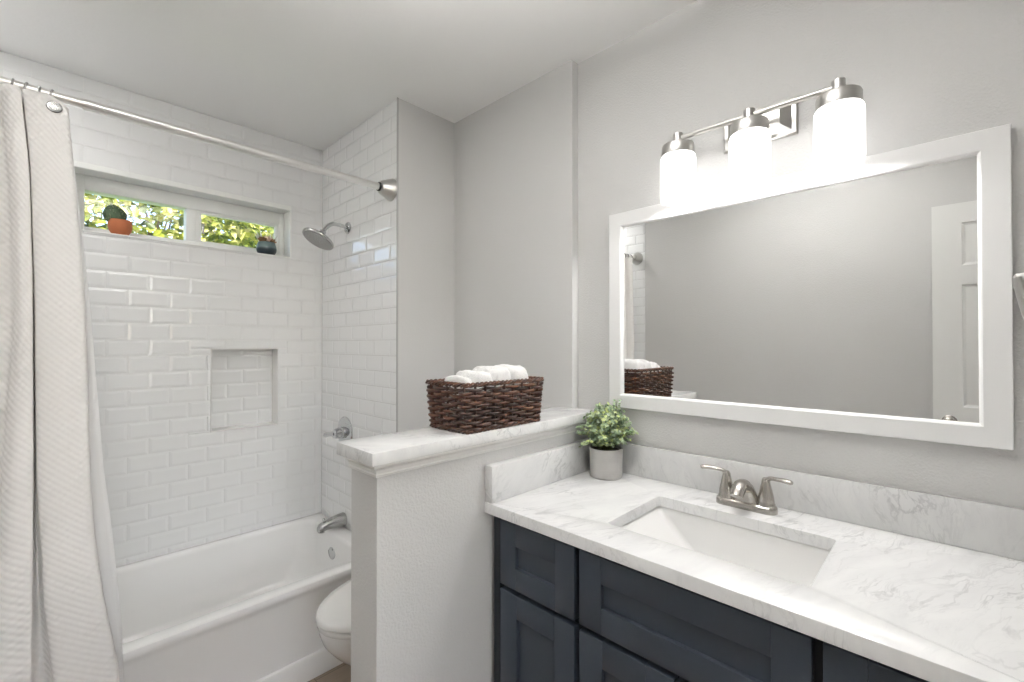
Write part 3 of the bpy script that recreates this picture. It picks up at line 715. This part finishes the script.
# ------------------------------------------------------------------ vanity light
LX, LY = 1.374, .395
PLY = .388
t = thing('vanity_light', 'three light brushed nickel wall lamp with lit white glass shades above the mirror', 'wall lamp', (XR, LY, 1.963))
PZC = 1.963
def sq(hy, hz, x): return [Vector((x, PLY-hy, PZC-hz)), Vector((x, PLY+hy, PZC-hz)), Vector((x, PLY+hy, PZC+hz)), Vector((x, PLY-hy, PZC+hz))]
g = G(); g.loft([sq(.098, .052, XR-.0006), sq(.098, .052, XR-.008), sq(.094, .048, XR-.011), sq(.084, .039, XR-.012), sq(.060, .022, XR-.030), sq(.058, .020, XR-.031)]); g.build('back_plate', M['nickel_light'], t, smooth=20)
BZL = 1.972; SP = .206
g = G(); g.tube(catmull([(XR-.030, PLY, 1.962), (XR-.045, PLY, 1.966), (LX+.015, PLY+.003, 1.968), (LX+.004, PLY+.005, BZL)], 5), [.020, .019, .018, .016, .014, .013, .012, .0115, .011, .0105, .010, .0095, .009, .0085, .008, .008], 14)
g.build('arm', M['nickel_light'], t)
for i in range(2):
    y0 = LY-SP+i*SP
    g = G(); g.tube([(LX, y0+.011, BZL), (LX, y0+SP-.011, BZL)], .0078, 14); g.build('bar', M['nickel_light'], t)
for i in range(3):
    yy = LY+(i-1)*SP
    g = G(); g.lathe([(.013, 1.950), (.0150, 1.952), (.0150, 1.986), (.0135, 1.988), (.001, 1.9885)], (LX, yy, 0), n=24)
    g.lathe([(.030, 1.917), (.0480, 1.917), (.0485, 1.920), (.0485, 1.945), (.0465, 1.950), (.020, 1.953), (.001, 1.953)], (LX, yy, 0), n=40); g.build('socket_cup', M['nickel_light'], t)
    g = G(); g.lathe([(.030, 1.924), (.0490, 1.9165), (.0520, 1.911), (.0530, 1.902), (.0530, 1.788), (.0520, 1.780), (.0500, 1.777), (.0485, 1.780), (.0485, 1.905), (.030, 1.912)], (LX, yy, 0), n=44); g.build('shade', M['shade'], t)
    # the bulb shining out of the shade's open lower end
    bl = bpy.data.lights.new('bulb_light', 'SPOT'); bl.energy = BULB_W; bl.spot_size = R(172); bl.spot_blend = .35; bl.shadow_soft_size = .014; bl.color = (1, .985, .965)
    bo = bpy.data.objects.new('bulb_light', bl); COL.objects.link(bo); bo.location = (LX, yy, 1.792)

# ------------------------------------------------------------------ towel holder beside the mirror
t = thing('towel_holder', 'brushed nickel towel holder on the wall right of the mirror', 'towel holder', (XR, -.135, 1.46))
g = G(); g.box(XR-.010, XR-.0006, -.172, -.108, 1.440, 1.476, .002); g.box(1.390, XR-.008, -.170, -.1045, 1.444, 1.473, .003); g.build('mount', M['nickel_light'], t)
pts = catmull([(1.384, -.106, 1.464), (1.385, -.113, 1.42), (1.385, -.120, 1.385), (1.385, -.128, 1.362), (1.385, -.140, 1.356), (1.385, -.152, 1.362), (1.385, -.160, 1.385), (1.385, -.164, 1.42), (1.384, -.168, 1.464)], 5)
g = G(); g.tube(pts, .0070, 12); g.build('towel_loop', M['nickel_light'], t)

# ------------------------------------------------------------------ basket and towels on the marble cap
BX0, BX1, BY0, BY1, BZ = .801, 1.104, .9425, 1.1075, CZ1+.0008
t = thing('wicker_basket', 'dark brown wicker basket holding white towels on the marble ledge', 'basket', ((BX0+BX1)/2, (BY0+BY1)/2, BZ))
BH = .140
def bpath(h, out=0., n=None):
    """rounded rectangle at height h; the basket flares a little"""
    fl = .011*h/BH
    return rrect(BX0-fl-out, BX1+fl+out, BY0-fl*.6-out, BY1+fl*.6+out, .006, BZ+h, 3)
def resample(P, n):
    P = P+[P[0]]; Ls = [0]
    for a, b in zip(P, P[1:]): Ls.append(Ls[-1]+(a-b).length)
    out = []; k_ = 0
    for i in range(n):
        s = Ls[-1]*i/n
        while Ls[k_+1] < s: k_ += 1
        f_ = (s-Ls[k_])/(Ls[k_+1]-Ls[k_]); p_ = P[k_].lerp(P[k_+1], f_); d_ = (P[k_+1]-P[k_]).normalized()
        out.append((p_, Vector((d_.y, -d_.x, 0))))
    return out
NS = 26; NP = NS*8
random.seed(11); g = G(); rows_n = 13
for r in range(rows_n):
    for half in (0,):
        h = .011+(r+.5*half)*(BH-.022)/rows_n; P = resample(bpath(h), NP); pts = []
        for i, (p_, nn) in enumerate(P):
            ph = math.pi*(i/8+(r % 2)+.0)
            w_ = math.cos(ph); w_ = math.copysign(abs(w_)**.7, w_)
            pts.append(p_+nn*(.0068*w_)+Vector((0, 0, random.uniform(-.0007, .0007)+.0006*math.sin(i*.37+r))))
        # break every strand into lengths so each cane has its own tone
        i = random.randint(0, 30); end = i+NP
        while i < end:
            L_ = random.randint(30, 70); j = min(i+L_, end)
            seg = [pts[k_ % NP] for k_ in range(i, j+1)]
            if len(seg) > 2: g.tube(seg, random.uniform(.0041, .0052), 8)
            i = j
g.build('woven_side', M['wicker'], t, smooth=60)
g = G()
for i in range(NS):
    a, b = resample(bpath(.003), NP)[i*8][0], resample(bpath(BH-.004), NP)[i*8][0]
    g.tube([a, b], .0036, 6)
g.build('stake', M['wicker'], t)
for nm, h0, rr_ in (('rim', BH-.006, .0052), ('foot_band', .006, .0046)):
    g = G()
    for s in range(3):
        P = resample(bpath(h0, .001), 240); pts = []
        for i, (p_, nn) in enumerate(P):
            a = 2*math.pi*i/12+s*2*math.pi/3; pts.append(p_+nn*(rr_*.75*math.cos(a))+Vector((0, 0, rr_*.85*math.sin(a))))
        g.tube(pts, rr_*.62, 6, closed=True)
    g.build(nm, M['wicker'], t, smooth=60)
g = G(); g.box(BX0+.005, BX1-.005, BY0+.005, BY1-.005, BZ+.001, BZ+.006); g.build('basket_base', M['wicker'], t)

def towel(name, label, cx_, cy_, hx, hy, top, rot, seed, roll=False):
    """thick folded towel, its rounded fold uppermost, standing on the basket base"""
    g = G(); base_z = BZ+.0065; n = 40; loops = []
    for j in range(25):
        v = -1+2*j/24; e = (1-abs(v)**6)**.5 if abs(v) < 1 else 0
        e = max(e, .03 if abs(v) == 1 else 0); row = []
        for i in range(n):
            a = 2*math.pi*i/n; c__, s__ = math.cos(a), math.sin(a)
            px = hx*math.copysign(abs(c__)**.62, c__)*(.62+.38*e); pz = top/2*math.copysign(abs(s__)**.62, s__)*(.70+.30*e)
            row.append(Vector((px, v*hy, pz+top/2*(1 if True else 0))))
        loops.append(row)
    g.loft(loops)
    bmesh.ops.subdivide_edges(g.b, edges=g.b.edges[:], cuts=1, use_grid_fill=True)
    for v in g.b.verts:
        d = v.co - Vector((0, 0, top/2)); d.normalize()
        k_ = noise.noise(v.co*30+Vector((seed*7, 0, 0)))*.0045 + noise.noise(v.co*110+Vector((0, seed*3, 0)))*.0022 + noise.noise(v.co*260)*.0012
        if roll: k_ += .0035*math.sin(math.atan2(v.co.z-top/2, v.co.x)*3+v.co.y*30)*max(0, (v.co.z/top-.5))
        v.co += d*k_; v.co.z = max(v.co.z, 0)
    rm = Matrix.Rotation(R(rot), 4, 'Z')
    bmesh.ops.transform(g.b, matrix=rm, verts=g.b.verts[:])
    o = g.build(name, M['terry'], None, smooth=80); o.location = (cx_, cy_, base_z)
    return tag(o, label, 'towel', 'white towels in the wicker basket')
towel('towel', 'white rolled towel at the right end of the wicker basket, nearest the vanity wall', 1.046, 1.026, .039, .066, .172, 0, 1)
towel('towel', 'fluffy white towel second from the right in the wicker basket', .968, 1.028, .036, .065, .172, 0, 2, True)
towel('towel', 'white towel third from the right in the wicker basket, slightly lower', .896, 1.026, .035, .062, .160, 0, 3, True)
towel('towel', 'white towel at the left end of the wicker basket, lowest of the row', .8405, 1.028, .0170, .056, .146, 0, 4)

# ------------------------------------------------------------------ plant on the counter
PC = Vector((1.352, .850, CT+.0008))
t = thing('potted_plant', 'bushy green plant in a grey cement pot at the corner of the counter', 'plant', PC)
g = G(); g.lathe([(.050, 0), (.0535, .002), (.0545, .006), (.0565, .092), (.0570, .098), (.0555, .100), (.0520, .099), (.0515, .088), (.004, .088)], PC, n=44); g.build('pot', M['concrete'], t)
g = G(); g.lathe([(.004, .0885), (.0510, .0885), (.045, .093), (.004, .095)], PC, n=28); g.build('soil', M['soil'], t)
random.seed(21); gs = G(); gl_ = G()
def ok(p): return p.x < 1.441 and not (p.y > .926 and p.z > 1.005 and p.z < 1.09) and p.y < .945 and not (p.x > 1.422 and p.z < .985) and not (p.y > .929 and p.z < .985) and not (p.x > 1.414 and p.z > 1.093)
for i in range(86):
    a = random.uniform(0, 2*math.pi); sp2 = random.uniform(.05, 1)**.55; rad = sp2*.098
    hh = .165*math.sqrt(max(.05, 1-(sp2*.88)**2))*random.uniform(.82, 1.0)+.090-.012*sp2
    if i < 14: rad = random.uniform(.075, .105); hh = random.uniform(.095, .15)
    b0 = PC+Vector((math.cos(a)*.022*sp2, math.sin(a)*.022*sp2, .092)); e0 = PC+Vector((math.cos(a)*rad, math.sin(a)*rad, hh))
    m0 = (b0+e0)/2+Vector((0, 0, .018)); P = catmull([b0, m0, e0], 5)
    P = [p_ for p_ in P if ok(p_)]
    if len(P) < 4: continue
    gs.tube(P, .0010, 5)
    for k_, p_ in enumerate(P[2:]):
        for s in range(3):
            d_ = rv(); d_.z = abs(d_.z)*.6; c_ = p_+d_.normalized()*.009
            if ok(c_+d_.normalized()*.009): leaf(gl_, c_, random.uniform(.0052, .0088), rv()*.6+Vector((math.cos(a)*.5-.3, math.sin(a)*.5-.3, .7)), d_, .78, .25)
P = catmull([PC+Vector((.005, -.012, .10)), PC+Vector((.012, -.028, .20)), PC+Vector((.016, -.034, .262))], 6); gs.tube(P, .001, 5)
for p_ in P[5:]:
    for s in (1, -1): leaf(gl_, p_+Vector((-.006*s, .007*s, .001)), .0062, Vector((-.4, -.5, .5)), Vector((-s, s, .6)), .8)
gs.build('stem', M['stem'], t, smooth=60); gl_.build('foliage', M['leaf'], t, smooth=0, recalc=False)

# ------------------------------------------------------------------ open door, seen in the mirror
dr = bpy.data.objects.new('door_1', None); COL.objects.link(dr); dr.location = (-.42, -.66, 0); structure(dr, 'white six panel door standing open along the left wall')
DY0, DY1, dz0, dz1, dxb, dxf = -.690, .050, .012, 2.058, -.440, -.405
g = G(); st = .112; ym = (DY0+DY1)/2
pz = [(.22, .86), (1.005, 1.635), (1.735, 1.955)]
holes = [(y0, y1, a_, b_) for a_, b_ in pz for y0, y1 in ((DY0+st, ym-.045), (ym+.045, DY1-st))]
for u0, u1, v0, v1 in split((DY0, DY1, dz0, dz1), holes): g.box(dxb, dxf, u0, u1, v0, v1)
bmesh.ops.remove_doubles(g.b, verts=g.b.verts[:], dist=1e-5); g.build('door_leaf', M['door'], dr, smooth=0)
for y0, y1, a_, b_ in holes:
    g = G()
    def pr(i, x): return [Vector((x, y0+i, a_+i)), Vector((x, y1-i, a_+i)), Vector((x, y1-i, b_-i)), Vector((x, y0+i, b_-i))]
    g.loft([pr(.0, dxf-.001), pr(.004, dxf-.006), pr(.014, dxf-.010), pr(.022, dxf-.010), pr(.048, dxf-.003), pr(.052, dxf-.003)], False, True); g.build('door_panel', M['door'], dr, smooth=20)
g = G(); g.lathe([(.031, 0), (.031, .004), (.024, .009), (.011, .012), (.010, .034), (.022, .038), (.027, .048), (.026, .060), (.016, .068), (.001, .069)], (dxf-.0005, -.012, .928), (1, 0, 0), 28); g.build('door_knob', M['nickel'], dr)

# ------------------------------------------------------------------ unseen ceiling lamps added as fill light for the room
t = thing('fill_ceiling_lamp', 'unseen round bowl lamp added on the ceiling to fill the bathroom with light', 'ceiling lamp', (*CEIL_FILL, ZC))
g = G(); g.lathe([(.060, 0), (.060, -.018), (.050, -.026), (.012, -.028), (.010, -.030), (.010, -.225), (.001, -.225)], (*CEIL_FILL, ZC-.0005), n=32); g.build('canopy', M['nickel_light'], t)
g = G(); g.lathe([(.172, -.165), (.175, -.166), (.172, -.178), (.150, -.205), (.110, -.226), (.06, -.238), (.001, -.242), (.001, -.236), (.06, -.232), (.108, -.220), (.146, -.200), (.167, -.176), (.172, -.165)], (*CEIL_FILL, ZC), n=44, caps=False); g.build('fill_bowl', M['fill_glow'], t)
t = thing('fill_tub_lamp', 'unseen small recessed light added over the curtain end of the tub as fill', 'ceiling lamp', (-.27, 2.12, ZC))
g = G(); g.lathe([(.068, -.001), (.095, -.001), (.095, -.005), (.088, -.009), (.070, -.010), (.068, -.004), (.068, -.001)], (-.27, 2.12, ZC), n=40, caps=False); g.build('trim_ring', M['vinyl'], t)
g = G(); g.lathe([(.0675, -.0012), (.0675, -.004), (.05, -.0055), (.001, -.006)], (-.27, 2.12, ZC), n=32); g.build('lens', M['fill_glow'], t)
